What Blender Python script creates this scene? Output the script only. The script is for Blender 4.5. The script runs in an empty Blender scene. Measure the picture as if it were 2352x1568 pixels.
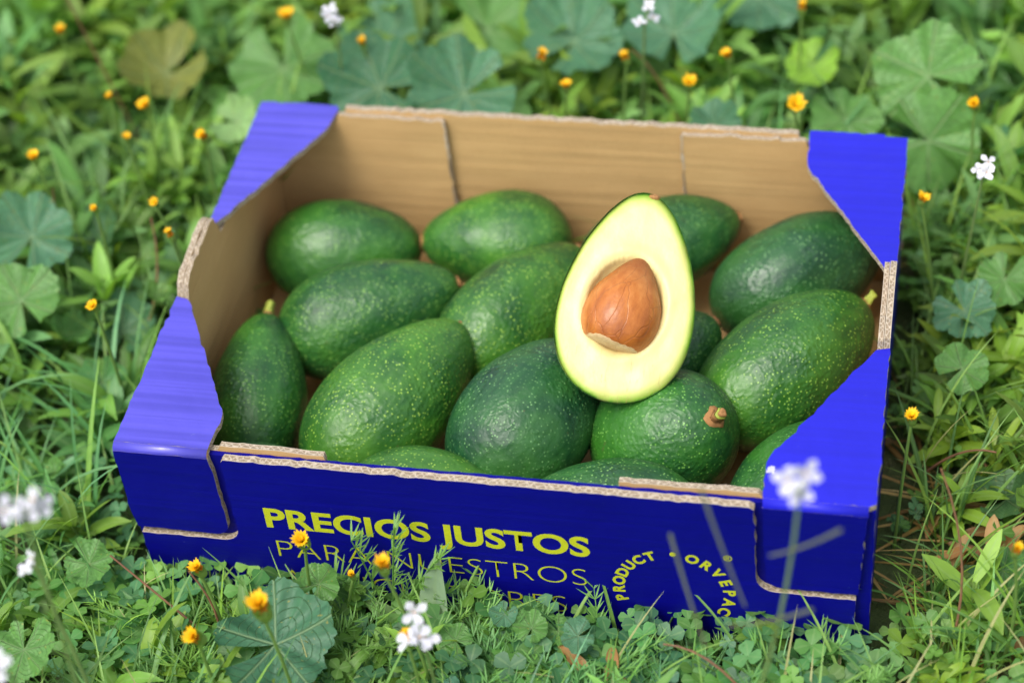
import bpy, math, random
import numpy as np
from mathutils import Vector, Matrix, noise, Euler

rnd = random.Random(7)
scene = bpy.context.scene
coll = scene.collection
H = 0.1137

# ------------------------------------------------------------------ helpers
def link(o, parent=None):
    coll.objects.link(o)
    if parent: o.parent = parent
    return o

def empty(name, loc=(0, 0, 0)):
    e = bpy.data.objects.new(name, None); e.location = loc
    e.empty_display_size = 0.02
    return link(e)

class NT:
    def __init__(s, name):
        s.m = bpy.data.materials.new(name); s.m.use_nodes = True
        s.t = s.m.node_tree; s.n = s.t.nodes; s.l = s.t.links
        s.b = s.n['Principled BSDF']; s.out = s.n['Material Output']
    def add(s, typ, **kw):
        n = s.n.new(typ)
        for k, v in kw.items(): setattr(n, k, v)
        return n
    def link(s, a, b): s.l.new(a, b)
    def ramp(s, fac, stops, interp='LINEAR'):
        r = s.n.new('ShaderNodeValToRGB'); r.color_ramp.interpolation = interp
        e = r.color_ramp.elements
        while len(e) < len(stops): e.new(0.5)
        for i, (p, c) in enumerate(stops):
            e[i].position = p; e[i].color = c if len(c) == 4 else (*c, 1)
        s.l.new(fac, r.inputs[0]); return r.outputs[0]
    def math(s, op, a, b=None, c=None):
        n = s.n.new('ShaderNodeMath'); n.operation = op
        for i, v in enumerate((a, b, c)):
            if v is None: continue
            if isinstance(v, (int, float)): n.inputs[i].default_value = v
            else: s.l.new(v, n.inputs[i])
        return n.outputs[0]
    def mix(s, fac, a, b, mode='MIX'):
        n = s.n.new('ShaderNodeMix'); n.data_type = 'RGBA'; n.blend_type = mode
        for sock, v in ((n.inputs[0], fac), (n.inputs[6], a), (n.inputs[7], b)):
            if isinstance(v, (int, float)): sock.default_value = v
            elif isinstance(v, tuple): sock.default_value = v if len(v) == 4 else (*v, 1)
            else: s.l.new(v, sock)
        return n.outputs[2]
    def noise(s, vec, scale, detail=3, rough=.5, dist=0):
        n = s.add('ShaderNodeTexNoise'); n.inputs['Scale'].default_value = scale
        n.inputs['Detail'].default_value = detail; n.inputs['Roughness'].default_value = rough
        n.inputs['Distortion'].default_value = dist
        if vec is not None: s.l.new(vec, n.inputs['Vector'])
        return n.outputs['Fac']
    def bump(s, h, strength, dist, prev=None):
        n = s.add('ShaderNodeBump'); n.inputs['Strength'].default_value = strength
        n.inputs['Distance'].default_value = dist
        s.l.new(h, n.inputs['Height'])
        if prev is not None: s.l.new(prev, n.inputs['Normal'])
        return n.outputs[0]
    def obj(s): return s.add('ShaderNodeTexCoord').outputs['Object']
    def mapping(s, vec, scale=(1, 1, 1), loc=(0, 0, 0)):
        n = s.add('ShaderNodeMapping'); n.inputs['Scale'].default_value = scale
        n.inputs['Location'].default_value = loc
        s.l.new(vec, n.inputs['Vector']); return n.outputs[0]

def simple_mat(name, col, rough=.6, spec=.4):
    t = NT(name)
    t.b.inputs['Roughness'].default_value = rough
    t.b.inputs['Specular IOR Level'].default_value = spec
    v = t.noise(t.obj(), 300, 2)
    t.link(t.mix(.4, col, t.ramp(v, [(.3, tuple(c*.6 for c in col[:3])), (.7, tuple(min(1, c*1.3) for c in col[:3]))])), t.b.inputs['Base Color'])
    return t.m

# ------------------------------------------------------------------ crate materials
def make_blue(name, ridge_amt, ca, cb, rough, spec):
    t = NT(name); o = t.obj()
    sc = {'y': (6, 210, 6), 'z': (6, 6, 200)}[name[-1]]
    ridg = t.noise(t.mapping(o, sc), 1.0, 1, .5, .3)
    big = t.noise(o, 22, 3)
    fine = t.noise(o, 700, 2, .7)
    c = t.mix(big, ca, cb)
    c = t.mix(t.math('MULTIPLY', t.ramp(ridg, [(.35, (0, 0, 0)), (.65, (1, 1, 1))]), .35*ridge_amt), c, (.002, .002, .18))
    c = t.mix(t.math('MULTIPLY', fine, .25), c, t.mix(1.0, c, (.5, .5, .62, 1), 'MULTIPLY'))
    scf = t.ramp(t.noise(t.mapping(o, (1, 1, 1), (3, 1, 2)), 160, 5, .75), [(.70, (0, 0, 0)), (.76, (1, 1, 1))])
    c = t.mix(t.math('MULTIPLY', scf, .45), c, (.28, .32, .62))
    t.link(c, t.b.inputs['Base Color'])
    t.b.inputs['Roughness'].default_value = rough
    t.b.inputs['Specular IOR Level'].default_value = spec
    n = t.bump(ridg, .6*ridge_amt, .0013)
    n = t.bump(big, .6, .004, n)
    n = t.bump(fine, .2, .0003, n)
    t.link(n, t.b.inputs['Normal'])
    return t.m
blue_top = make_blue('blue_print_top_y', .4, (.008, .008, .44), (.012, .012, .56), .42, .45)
blue_ridged_glare = make_blue('blue_print_ridged_y', 1.0, (.065, .055, .50), (.090, .075, .62), .34, .9)  # ridged left tabs; sky glare is painted in as a paler, violet base colour
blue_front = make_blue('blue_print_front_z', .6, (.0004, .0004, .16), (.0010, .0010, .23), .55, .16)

def make_brown():
    t = NT('kraft_cardboard'); o = t.obj()
    f = t.noise(t.mapping(o, (60, 60, 500)), 1.0, 3, .6)
    g = t.noise(o, 15, 3)
    s = t.noise(o, 1400, 1)
    c = t.mix(f, (.51, .320, .130), (.61, .41, .185))
    c = t.mix(t.math('MULTIPLY', g, .6), c, (.41, .245, .095))
    c = t.mix(t.math('MULTIPLY', t.ramp(s, [(.60, (0, 0, 0)), (.72, (1, 1, 1))]), .35), c, (.25, .14, .05))
    t.link(c, t.b.inputs['Base Color'])
    t.b.inputs['Roughness'].default_value = .75
    t.b.inputs['Specular IOR Level'].default_value = .25
    rid = t.noise(t.mapping(o, (5, 5, 150)), 1.0, 1)
    n = t.bump(rid, .5, .0013); n = t.bump(g, .5, .004, n); n = t.bump(s, .12, .0003, n)
    t.link(n, t.b.inputs['Normal'])
    return t.m
brown = make_brown()

def make_edge():
    t = NT('corrugated_edge'); uv = t.add('ShaderNodeUVMap').outputs[0]
    sp = t.add('ShaderNodeSeparateXYZ'); t.link(uv, sp.inputs[0])
    u, v = sp.outputs[0], sp.outputs[1]
    wob = t.noise(t.obj(), 260, 3)
    uu = t.math('ADD', t.math('MULTIPLY', u, 2*math.pi/.0042), t.math('MULTIPLY', wob, 14.0))
    sn = t.math('MULTIPLY', t.math('SINE', uu), .22)
    d = t.math('ABSOLUTE', t.math('SUBTRACT', t.math('SUBTRACT', v, .5), sn))
    flute = t.math('LESS_THAN', d, .15)
    e = t.math('ABSOLUTE', t.math('SUBTRACT', v, t.math('ADD', t.math('MULTIPLY', wob, .12), .44)))
    liner = t.math('GREATER_THAN', e, .34)
    m = t.math('MAXIMUM', flute, liner)
    n2 = t.noise(t.obj(), 500, 4, .75)
    light = t.mix(n2, (.32, .25, .17), (.60, .52, .41))
    dark = t.mix(n2, (.14, .10, .06), (.40, .31, .21))
    c = t.mix(m, dark, light)
    t.link(c, t.b.inputs['Base Color']); t.b.inputs['Roughness'].default_value = .85
    t.link(t.bump(t.math('ADD', m, n2), .8, .0008), t.b.inputs['Normal'])
    return t.m
edge_m = make_edge()

crate = empty('cardboard_crate')
def board(name, pts, O, X, Y, th, mf, mb, me=None, jit=.0002, step=.004):
    me = me or edge_m
    O, X, Y = Vector(O), Vector(X), Vector(Y); N = X.cross(Y)
    P = []
    n = len(pts)
    for i in range(n):
        a, b = pts[i], pts[(i+1) % n]
        L = math.hypot(b[0]-a[0], b[1]-a[1]); k = max(1, int(L/step))
        for j in range(k):
            s = j/k
            jx = rnd.gauss(0, jit) if j else 0; jy = rnd.gauss(0, jit) if j else 0
            P.append((a[0]+(b[0]-a[0])*s+jx, a[1]+(b[1]-a[1])*s+jy))
    m = len(P)
    vs = [O+X*p[0]+Y*p[1] for p in P] + [O+X*p[0]+Y*p[1]-N*th for p in P]
    fs = [list(range(m)), list(range(2*m-1, m-1, -1))]
    for i in range(m):
        j = (i+1) % m; fs.append([i, i+m, j+m, j])
    me_ = bpy.data.meshes.new(name); me_.from_pydata([tuple(v) for v in vs], [], fs)
    me_.materials.append(mf); me_.materials.append(mb); me_.materials.append(me)
    uv = me_.uv_layers.new(name='UVMap')
    cum = [0]
    for i in range(m):
        a, b = P[i], P[(i+1) % m]; cum.append(cum[-1]+math.hypot(b[0]-a[0], b[1]-a[1]))
    for k, p in enumerate(me_.polygons):
        if k == 0: p.material_index = 0
        elif k == 1: p.material_index = 1
        else:
            p.material_index = 2; i = k-2
            for li, (uu, vv) in zip(p.loop_indices, ((cum[i], 1), (cum[i], 0), (cum[i+1], 0), (cum[i+1], 1))):
                uv.data[li].uv = (uu, vv)
    return link(bpy.data.objects.new(name, me_), crate)

FX, FY = (1, 0, 0), (0, 0, 1)
def arc(cx, cy, r, a0, a1, n=5):
    return [(cx+r*math.cos(math.radians(a0+(a1-a0)*i/n)), cy+r*math.sin(math.radians(a0+(a1-a0)*i/n))) for i in range(n+1)]
board('bottom', [(-.196, -.140), (.196, -.140), (.196, .1415), (-.196, .1415)], (0, 0, .005), (1, 0, 0), (0, 1, 0), .004, brown, brown)
out = [(-.197, 0), (.1925, 0), (.1925, .0450)] + [(.156, .0455)] + arc(.1515, .0560, .0105, 270, 180) + [(.1400, .1085), (.1375, .1103), (-.1385, .1110), (-.1400, .109)] + arc(-.1495, .0552, .0095, 0, -90) + [(-.197, .0455)]
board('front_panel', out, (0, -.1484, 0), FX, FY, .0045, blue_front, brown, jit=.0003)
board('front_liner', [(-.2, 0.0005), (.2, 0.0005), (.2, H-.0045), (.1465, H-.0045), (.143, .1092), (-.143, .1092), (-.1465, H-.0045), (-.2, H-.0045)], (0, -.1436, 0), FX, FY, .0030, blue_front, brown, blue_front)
board('front_inner_flap_a', [(-.1905, .006), (-.086, .006), (-.0855, .1118), (-.142, .1128), (-.144, H-.0045), (-.1905, H-.0045)], (0, -.1402, 0), FX, FY, .0034, brown, brown, jit=.0004)
board('front_inner_flap_b', [(.070, .006), (.1905, .006), (.1905, H-.0045), (.144, H-.0045), (.1415, .1124), (.0705, .1118)], (0, -.1402, 0), FX, FY, .0034, brown, brown, jit=.0004)
zt = H-.0037
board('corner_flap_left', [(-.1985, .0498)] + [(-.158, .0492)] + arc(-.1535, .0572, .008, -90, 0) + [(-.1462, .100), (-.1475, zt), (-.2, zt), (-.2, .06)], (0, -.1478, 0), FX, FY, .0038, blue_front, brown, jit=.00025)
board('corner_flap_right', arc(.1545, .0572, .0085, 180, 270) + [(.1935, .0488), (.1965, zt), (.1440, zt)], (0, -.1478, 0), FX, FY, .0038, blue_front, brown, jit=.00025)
t0 = H-.0045
bp = [(-.2, 0), (.2, 0), (.2, t0), (.1455, t0), (.1435, H+.0036), (-.136, H+.0026), (-.1375, t0), (-.2, t0)]
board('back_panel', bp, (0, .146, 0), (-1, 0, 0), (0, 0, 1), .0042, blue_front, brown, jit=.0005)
board('back_inner_flap_a', [(-.1955, .006), (-.0775, .006), (-.0805, H+.0002), (-.1475, H+.0012), (-.1495, t0), (-.1955, t0)], (0, .1380, 0), FX, FY, .0034, brown, brown, jit=.0006)
board('back_inner_flap_b', [(.069, .006), (.1955, .006), (.1955, t0), (.1425, t0), (.1405, H+.001), (.0665, H+.0002)], (0, .1380, 0), FX, FY, .0034, brown, brown, jit=.0006)
board('frayed_lip_a', [(-.0785, .006), (-.0772, .006), (-.0800, H), (-.0812, H)], (0, .1377, 0), FX, FY, .0012, edge_m, edge_m, jit=.00035, step=.003)
board('frayed_lip_b', [(.0684, .006), (.0697, .006), (.0672, H), (.0660, H)], (0, .1377, 0), FX, FY, .0012, edge_m, edge_m, jit=.00035, step=.003)
def side(y0, y1, tri):
    return [(y0, .0005), (y1, .0005), (y1, t0)] + tri + [(y0, t0)]
raised = [(.0305, t0), (.0255, H+.0105), (.020, H+.0125), (-.020, H+.0100), (-.0265, H+.0060), (-.0315, t0)]
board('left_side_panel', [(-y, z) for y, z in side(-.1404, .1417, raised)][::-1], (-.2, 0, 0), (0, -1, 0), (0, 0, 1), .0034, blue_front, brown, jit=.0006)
board('left_side_liner', side(-.1362, .1378, [(y*1.02, z-.0008) for y, z in raised]), (-.1935, 0, 0), (0, 1, 0), (0, 0, 1), .0028, brown, brown, jit=.0006)
raisedr = [(.0305, t0), (.0290, H+.0085), (.022, H+.0105), (-.020, H+.0085), (-.0300, H+.0060), (-.0320, t0)]
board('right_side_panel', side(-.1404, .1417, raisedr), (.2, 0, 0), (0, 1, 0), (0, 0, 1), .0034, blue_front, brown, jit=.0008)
board('right_side_liner', [(-y, z) for y, z in side(-.1362, .1378, [(y*1.02, z-.0016) for y, z in raisedr])][::-1], (.1935, 0, 0), (0, -1, 0), (0, 0, 1), .0028, brown, brown, jit=.0008)
def tab(name, pts, mt): board(name, pts, (0, 0, H), (1, 0, 0), (0, 1, 0), .0036, mt, brown, jit=.00035)
tab('corner_tab_front_left', [(-.2, -.1440), (-.1475, -.1440), (-.1462, -.125), (-.1470, -.118), (-.191, -.0350), (-.1935, -.0325), (-.2, -.031)], blue_ridged_glare)
tab('corner_tab_front_right', [(.1440, -.1440), (.1965, -.1440), (.2, -.142), (.2, -.031), (.1930, -.033), (.1450, -.115), (.1434, -.120)], blue_top)
tab('corner_tab_back_right', [(.2, .0300), (.2, .1475), (.1870, .1475), (.1865, .1495), (.1425, .1495), (.1432, .121), (.1440, .116), (.1935, .0315), (.196, .0300)], blue_top)
tab('corner_tab_back_left', [(-.2, .149), (-.2, .0300), (-.197, .0295), (-.1525, .124), (-.1512, .130), (-.149, .145), (-.151, .149)], blue_ridged_glare)
paper = simple_mat('torn_paper', (.50, .50, .62, 1), .8)
board('torn_label', [(.1440, -.1275), (.1482, -.1270), (.1478, -.1228), (.1445, -.1235)], (0, 0, H+.0005), (1, 0, 0), (0, 1, 0), .0003, paper, paper, paper, jit=.0004, step=.001)
def fold(name, x0, x1, mt):
    vs, fs = [], []; r = .0038; k = 6
    for i in range(k+1):
        a = math.pi/2*i/k
        for x in (x0, x1): vs.append((x, -.1440-r*math.sin(a), H-r+r*math.cos(a)-.00005))
    for i in range(k): fs.append((2*i, 2*i+2, 2*i+3, 2*i+1))
    vs += [(x0, -.1440, H-r), (x1, -.1440, H-r)]; c0 = len(vs)-2
    fs.append([2*i for i in range(k, -1, -1)]+[c0]); fs.append([2*i+1 for i in range(k+1)]+[c0+1])
    m = bpy.data.meshes.new(name); m.from_pydata(vs, [], fs); m.materials.append(mt); m.materials.append(brown)
    for p in m.polygons:
        p.use_smooth = len(p.vertices) == 4
        if len(p.vertices) > 4: p.material_index = 1
    link(bpy.data.objects.new(name, m), crate)
fold('fold_left', -.1998, -.1476, blue_ridged_glare); fold('fold_right', .1441, .1965, blue_top)

# ---- lettering printed on the front
def make_ink():
    t = NT('yellow_ink'); c = t.mix(t.noise(t.obj(), 400, 4, .7), (.36, .40, .012), (.60, .63, .022))
    t.link(c, t.b.inputs['Base Color']); t.b.inputs['Roughness'].default_value = .5
    return t.m
ink = make_ink()
def text(name, body, x, z, size, width=None, offset=0, align='LEFT', rot=0):
    c = bpy.data.curves.new(name, 'FONT'); c.body = body; c.size = size; c.offset = offset
    c.align_x = align; c.extrude = 0; c.materials.append(ink); c.resolution_u = 6
    o = bpy.data.objects.new(name, c); link(o, crate)
    o.rotation_euler = Euler((math.pi/2, 0, 0)) if not rot else (Matrix.Rotation(rot, 3, 'Y') @ Matrix.Rotation(math.pi/2, 3, 'X')).to_euler()
    o.location = (x, -.14865, z)
    bpy.context.view_layer.update()
    if width: o.scale.x = width/o.dimensions.x
    return o
text('lettering_line_1', 'PRECIOS JUSTOS', -.1235, .0607, .0212, .177, .00062)
text('lettering_line_2', 'PARA NUESTROS', -.1215, .0362, .0200, .171, -.00042)
text('lettering_line_3', 'AGRICULTORES', -.1215, .0118, .0200, .160, -.00042)
cx, cz, rr = .098, .0385, .0265
for i, ch in enumerate('PRODUCT'):
    an = -108 + i*14
    text('ring_letter', ch, cx+rr*math.sin(math.radians(an)), cz+rr*math.cos(math.radians(an)), .0088, None, .00038, 'CENTER', math.radians(an))
text('ring_letter', '\u2022', cx, cz+rr, .011, None, .0003, 'CENTER', math.radians(0.1))
for i, ch in enumerate('ORVEPAC'):
    an = 20 + i*16
    text('ring_letter', ch, cx+rr*math.sin(math.radians(an)), cz+rr*math.cos(math.radians(an)), .0088, None, .00038, 'CENTER', math.radians(an))
text('registered_sign', '\u00ae', .1265, .0675, .0060, None, 0.0001, 'CENTER')

# ------------------------------------------------------------------ avocado materials
def make_skin():
    t = NT('avocado_skin'); o = t.obj()
    oi = t.add('ShaderNodeObjectInfo')
    add = t.add('ShaderNodeVectorMath', operation='ADD'); t.link(o, add.inputs[0])
    rv = t.add('ShaderNodeCombineXYZ'); t.link(oi.outputs['Random'], rv.inputs[0]); t.link(oi.outputs['Random'], rv.inputs[2])
    t.link(rv.outputs[0], add.inputs[1]); p = add.outputs[0]
    big = t.noise(p, 24, 3, .55, .5)
    streak = t.noise(t.mapping(p, (110, 110, 22)), 1.0, 3, .6)
    v = t.add('ShaderNodeTexVoronoi'); v.inputs['Scale'].default_value = 440; t.link(p, v.inputs['Vector'])
    vb = t.add('ShaderNodeTexVoronoi'); vb.inputs['Scale'].default_value = 360
    wp = t.add('ShaderNodeVectorMath', operation='ADD'); t.link(p, wp.inputs[0])
    wn = t.add('ShaderNodeTexNoise'); wn.inputs['Scale'].default_value = 160; wn.inputs['Detail'].default_value = 1; t.link(p, wn.inputs['Vector'])
    ws = t.add('ShaderNodeVectorMath', operation='SCALE'); t.link(wn.outputs['Color'], ws.inputs[0]); ws.inputs['Scale'].default_value = .004
    t.link(ws.outputs[0], wp.inputs[1]); t.link(wp.outputs[0], vb.inputs['Vector'])
    base = t.ramp(big, [(.30, (.006, .042, .015)), (.50, (.014, .088, .014)), (.68, (.042, .165, .014))])
    base = t.mix(t.math('MULTIPLY', t.ramp(streak, [(.42, (0, 0, 0)), (.72, (1, 1, 1))]), .55), base, (.055, .19, .026))
    dot = t.ramp(v.outputs['Distance'], [(.16, (1, 1, 1)), (.30, (0, 0, 0))])
    dm = t.math('MULTIPLY', dot, t.ramp(t.noise(p, 60, 2), [(.32, (.22, .22, .22)), (.60, (.95, .95, .95))]))
    base = t.mix(dm, base, (.21, .40, .075))
    base = t.mix(1.0, base, oi.outputs['Color'], 'MULTIPLY')
    scar = t.ramp(t.noise(p, 90, 4, .75), [(.69, (0, 0, 0)), (.73, (1, 1, 1))])
    base = t.mix(t.math('MULTIPLY', scar, .5), base, (.10, .085, .035))
    t.link(base, t.b.inputs['Base Color'])
    rg = t.ramp(t.noise(p, 45, 2), [(.3, (.36, .36, .36)), (.7, (.50, .50, .50))]); t.link(rg, t.b.inputs['Roughness'])
    t.b.inputs['Specular IOR Level'].default_value = .60
    n = t.bump(t.noise(p, 75, 2, .6, .3), .50, .0030)
    patch = t.ramp(t.noise(p, 30, 1), [(.38, (.15, .15, .15)), (.68, (1, 1, 1))])
    n = t.bump(t.math('MULTIPLY', vb.outputs['Distance'], patch), .60, .0010, n)
    n = t.bump(t.noise(p, 600, 2), .25, .0005, n)
    t.link(n, t.b.inputs['Normal'])
    return t.m
skin = make_skin()
scar_m = simple_mat('stem_scar', (.34, .17, .06, 1), .8)
peg_m = simple_mat('green_stem', (.34, .40, .06, 1), .6)

def revolve(n_s, n_a, rad, L, amp=0, seed=0, half=False, ridge=0):
    vs, fs = [], []
    for i in range(n_s+1):
        th = math.pi*i/n_s; s = -math.cos(th)
        r = rad(s)
        for j in range(n_a):
            a = (math.pi*j/(n_a-1)) if half else 2*math.pi*j/n_a
            x, y, z = r*math.cos(a), r*math.sin(a), s*L/2
            if amp:
                d = noise.noise(Vector((x*28+seed, y*28, z*18)))*amp + noise.noise(Vector((x*75+seed, y*75, z*60)))*amp*.22
                d += ridge*math.cos(3*a+seed)*math.sin(th)
                k = 1+d/max(r, .006)*math.sin(th)
                x *= k; y *= k
            vs.append((x, y, z))
    for i in range(n_s):
        for j in range(n_a-1 if half else n_a):
            k = (j+1) % n_a
            fs.append((i*n_a+j, i*n_a+k, (i+1)*n_a+k, (i+1)*n_a+j))
    return vs, fs

def frame(zdir, xhint=(1, 0, 0)):
    z = Vector(zdir).normalized(); x = Vector(xhint); x = (x-z*x.dot(z))
    if x.length < 1e-3: x = Vector((0, 1, 0)); x = x-z*x.dot(z)
    x.normalize(); y = z.cross(x)
    return Matrix((x, y, z)).transposed()

def avocado(F, N, D, tint, k=.2, stem='scar', seed=0):
    F, N = Vector(F), Vector(N); L = (N-F).length; c = (F+N)/2
    mx = max(math.sqrt(1-s*s)*(1-k*s) for s in np.linspace(-.9, .9, 50))
    rad = lambda s: D/2*math.sqrt(max(0, 1-s*s))*(1-k*s)/mx
    vs, fs = revolve(44, 64, rad, L, .0022, seed*3.7, ridge=.0005)
    nf = len(fs); mats = [0]*nf
    def addpeg(r0, r1, h, sink, mi, bend=0):
        b = len(vs); n = 14
        prof = [(r0*1.0, -sink), (r0*1.0, 0.0002), (r1*1.05, h*.25), (r1*.8, h*.7), (r1*1.0, h*.95), (r1*.6, h), (0.0002, h*.97)]
        for pr, pz in prof:
            for j in range(n):
                a = 2*math.pi*j/n; q = 1+.14*math.sin(3*a+seed)+.08*math.sin(5*a)
                vs.append((pr*q*math.cos(a)+bend*max(0, pz), pr*q*math.sin(a), L/2+pz))
        for i in range(len(prof)-1):
            for j in range(n):
                kk = (j+1) % n; fs.append((b+i*n+j, b+i*n+kk, b+(i+1)*n+kk, b+(i+1)*n+j)); mats.append(mi)
    addpeg(.0044, .0038, .0010, .0022, 1)
    if stem == 'peg': addpeg(.0032, .0028, .0085, .002, 2, .25)
    if stem == 'capped':
        addpeg(.0060, .0036, .0024, .002, 1, .1); addpeg(.0034, .0032, .0070, .002, 2, .1); addpeg(.0034, .0024, .0100, -.0058, 1, .1)
    m = bpy.data.meshes.new('avocado'); m.from_pydata(vs, [], fs)
    for q in (skin, scar_m, peg_m): m.materials.append(q)
    m.polygons.foreach_set('material_index', mats); m.polygons.foreach_set('use_smooth', [True]*len(fs))
    o = bpy.data.objects.new('avocado', m); link(o)
    R = frame(N-F) @ Matrix.Rotation(seed*1.3, 3, 'Z')
    o.matrix_world = Matrix.Translation(c) @ R.to_4x4()
    o.color = (*tint, 1)
    return o
g1, g2, dk, br = (1, 1, 1), (.85, .95, 1.3), (.62, .74, 1.35), (1.30, 1.15, .8)
avocado((-.1905, .083, .043), (-.093, .100, .045), .066, (.85, .95, .9), .14, seed=1)
avocado((.001, .110, .047), (-.092, .098, .051), .064, (1.15, 1.1, .9), .16, seed=2)
avocado((.011, .078, .050), (.102, .129, .059), .060, (.8, .9, 1.2), .18, seed=3)
avocado((.096, .053, .046), (.187, .119, .062), .069, dk, .12, seed=4)
avocado((-.159, .001, .046), (-.058, .052, .061), .068, g1, .20, seed=5)
avocado((-.053, -.010, .046), (.010, .088, .061), .066, br, .22, seed=6)
avocado((.040, -.020, .035), (.099, .034, .062), .058, (.8, .9, 1.0), .2, seed=7)
avocado((.102, -.038, .046), (.183, .050, .068), .075, (1.1, 1.05, .8), .12, 'peg', seed=8)
avocado((-.154, -.092, .038), (-.166, .010, .063), .058, (.9, 1.0, .9), .22, 'peg', seed=9)
avocado((-.111, -.098, .042), (-.044, .004, .072), .074, br, .20, seed=10)
avocado((-.018, -.101, .046), (.024, -.008, .074), .077, dk, .14, seed=11)
ax = Vector((.63, -.3, .75)).normalized(); c12 = Vector((.083, -.052, .053))
avocado(c12-ax*.048, c12+ax*.044, .080, (.75, .95, .9), .12, 'capped', seed=12)
avocado((-.180, -.113, .044), (-.098, -.112, .046), .056, g1, .12, seed=13)
avocado((-.090, -.112, .051), (.006, -.113, .051), .058, br, .12, seed=14)
avocado((.112, -.111, .051), (.010, -.112, .053), .060, g2, .12, seed=15)
avocado((.134, -.122, .046), (.176, -.034, .052), .062, (.7, .9, .9), .15, seed=16)

# ------------------------------------------------------------------ halved avocado
def make_flesh():
    t = NT('avocado_flesh'); at = t.add('ShaderNodeAttribute', attribute_name='edge')
    f = at.outputs['Fac']; o = t.obj()
    w = t.math('ADD', f, t.math('MULTIPLY', t.math('SUBTRACT', t.noise(o, 90, 3), .5), .05))
    c = t.ramp(w, [(0, (.62, .46, .16)), (.5, (.67, .56, .24)), (.72, (.70, .62, .31)), (.86, (.65, .62, .26)), (.935, (.44, .53, .12)), (.970, (.26, .42, .05)), (.990, (.08, .22, .02)), (1.0, (.02, .09, .01))])
    sm = t.ramp(t.noise(t.mapping(o, (60, 60, 25)), 1.0, 5, .65, .8), [(.42, (0, 0, 0)), (.75, (1, 1, 1))])
    c = t.mix(t.math('MULTIPLY', sm, .45), c, (.54, .41, .15))
    sp = t.add('ShaderNodeSeparateXYZ'); t.link(o, sp.inputs[0])
    low = t.ramp(t.math('MULTIPLY', sp.outputs[2], -20.0), [(.55, (0, 0, 0)), (.8, (1, 1, 1))])
    fib = t.ramp(t.noise(t.mapping(o, (420, 1, 70)), 1.0, 3, .6, 1.0), [(.58, (0, 0, 0)), (.68, (1, 1, 1))])
    c = t.mix(t.math('MULTIPLY', t.math('MULTIPLY', fib, low), .5), c, (.38, .29, .09))
    t.link(c, t.b.inputs['Base Color'])
    t.b.inputs['Roughness'].default_value = .42
    t.b.inputs['Subsurface Weight'].default_value = .06
    t.b.inputs['Subsurface Radius'].default_value = (.004, .003, .001)
    t.b.inputs['Subsurface Scale'].default_value = 1.0
    n = t.bump(t.noise(o, 120, 3, .6), .35, .0014); n = t.bump(t.noise(o, 700, 2), .15, .0004, n)
    t.link(n, t.b.inputs['Normal'])
    return t.m
def make_pit():
    t = NT('avocado_pit'); o = t.obj()
    v = t.add('ShaderNodeTexVoronoi', feature='DISTANCE_TO_EDGE'); v.inputs['Scale'].default_value = 1.0
    nz = t.add('ShaderNodeTexNoise'); nz.inputs['Scale'].default_value = 60; t.link(o, nz.inputs['Vector'])
    mp = t.mapping(o, (95, 95, 32)); ad = t.add('ShaderNodeVectorMath', operation='ADD'); t.link(mp, ad.inputs[0]); t.link(nz.outputs['Color'], ad.inputs[1])
    t.link(ad.outputs[0], v.inputs['Vector'])
    vein = t.ramp(v.outputs['Distance'], [(.0, (1, 1, 1)), (.030, (0, 0, 0))])
    c = t.ramp(t.noise(t.mapping(o, (70, 70, 28)), 1.0, 6, .7), [(.3, (.24, .060, .010)), (.5, (.42, .130, .020)), (.7, (.56, .22, .050))])
    c = t.mix(t.math('MULTIPLY', vein, .30), c, (.17, .045, .012))
    sp = t.add('ShaderNodeSeparateXYZ'); t.link(o, sp.inputs[0])
    z = t.math('ADD', sp.outputs[2], t.math('MULTIPLY', t.noise(o, 90, 2), .006))
    base = t.math('LESS_THAN', z, -.0196)
    c = t.mix(base, c, t.mix(t.noise(o, 350, 3), (.40, .22, .08), (.72, .58, .34)))
    top = t.ramp(t.math('MULTIPLY_ADD', sp.outputs[2], 40.0, 0.0), [(.35, (0, 0, 0)), (1.0, (1, 1, 1))])
    c = t.mix(t.math('MULTIPLY', top, .65), c, (.16, .042, .012))
    t.link(c, t.b.inputs['Base Color']); t.b.inputs['Roughness'].default_value = .38
    n = t.bump(t.math('SUBTRACT', t.noise(o, 160, 4), t.math('MULTIPLY', vein, .3)), .4, .0012)
    t.link(n, t.b.inputs['Normal'])
    return t.m
flesh_m, pit_m = make_flesh(), make_pit()
B, T = Vector((.053, -.066, .092)), Vector((.0625, .033, .157))
axv = (T-B).normalized(); c = (B+T)/2; Lh = (T-B).length
nrm = Vector((.12, -.60, .78)); nrm = (nrm-axv*nrm.dot(axv)).normalized(); wv = axv.cross(nrm)
HM = Matrix((( wv.x, nrm.x, axv.x, c.x), (wv.y, nrm.y, axv.y, c.y), (wv.z, nrm.z, axv.z, c.z), (0, 0, 0, 1)))
half = empty('halved_avocado'); half.matrix_world = HM
kh = .25; mxh = 1.025; Wd = .0755
hrad = lambda s: Wd/2*math.sqrt(max(0, 1-s*s))*(1-kh*s)/mxh
vs, fs = revolve(48, 40, hrad, Lh, 0, half=True)
vs = [(x, -y*.92, z) for x, y, z in vs]
m = bpy.data.meshes.new('peel'); m.from_pydata(vs, [], [f[::-1] for f in fs]); m.materials.append(skin)
m.polygons.foreach_set('use_smooth', [True]*len(fs)); o = bpy.data.objects.new('peel', m); link(o, half); o.color = (.9, 1, .8, 1)
pc = Vector((-.0012, 0, -.0052)); prx, prz = .0208, .0262
nphi, nr = 128, 40
vs, fs, ed = [], [], []
outl = []
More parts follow.
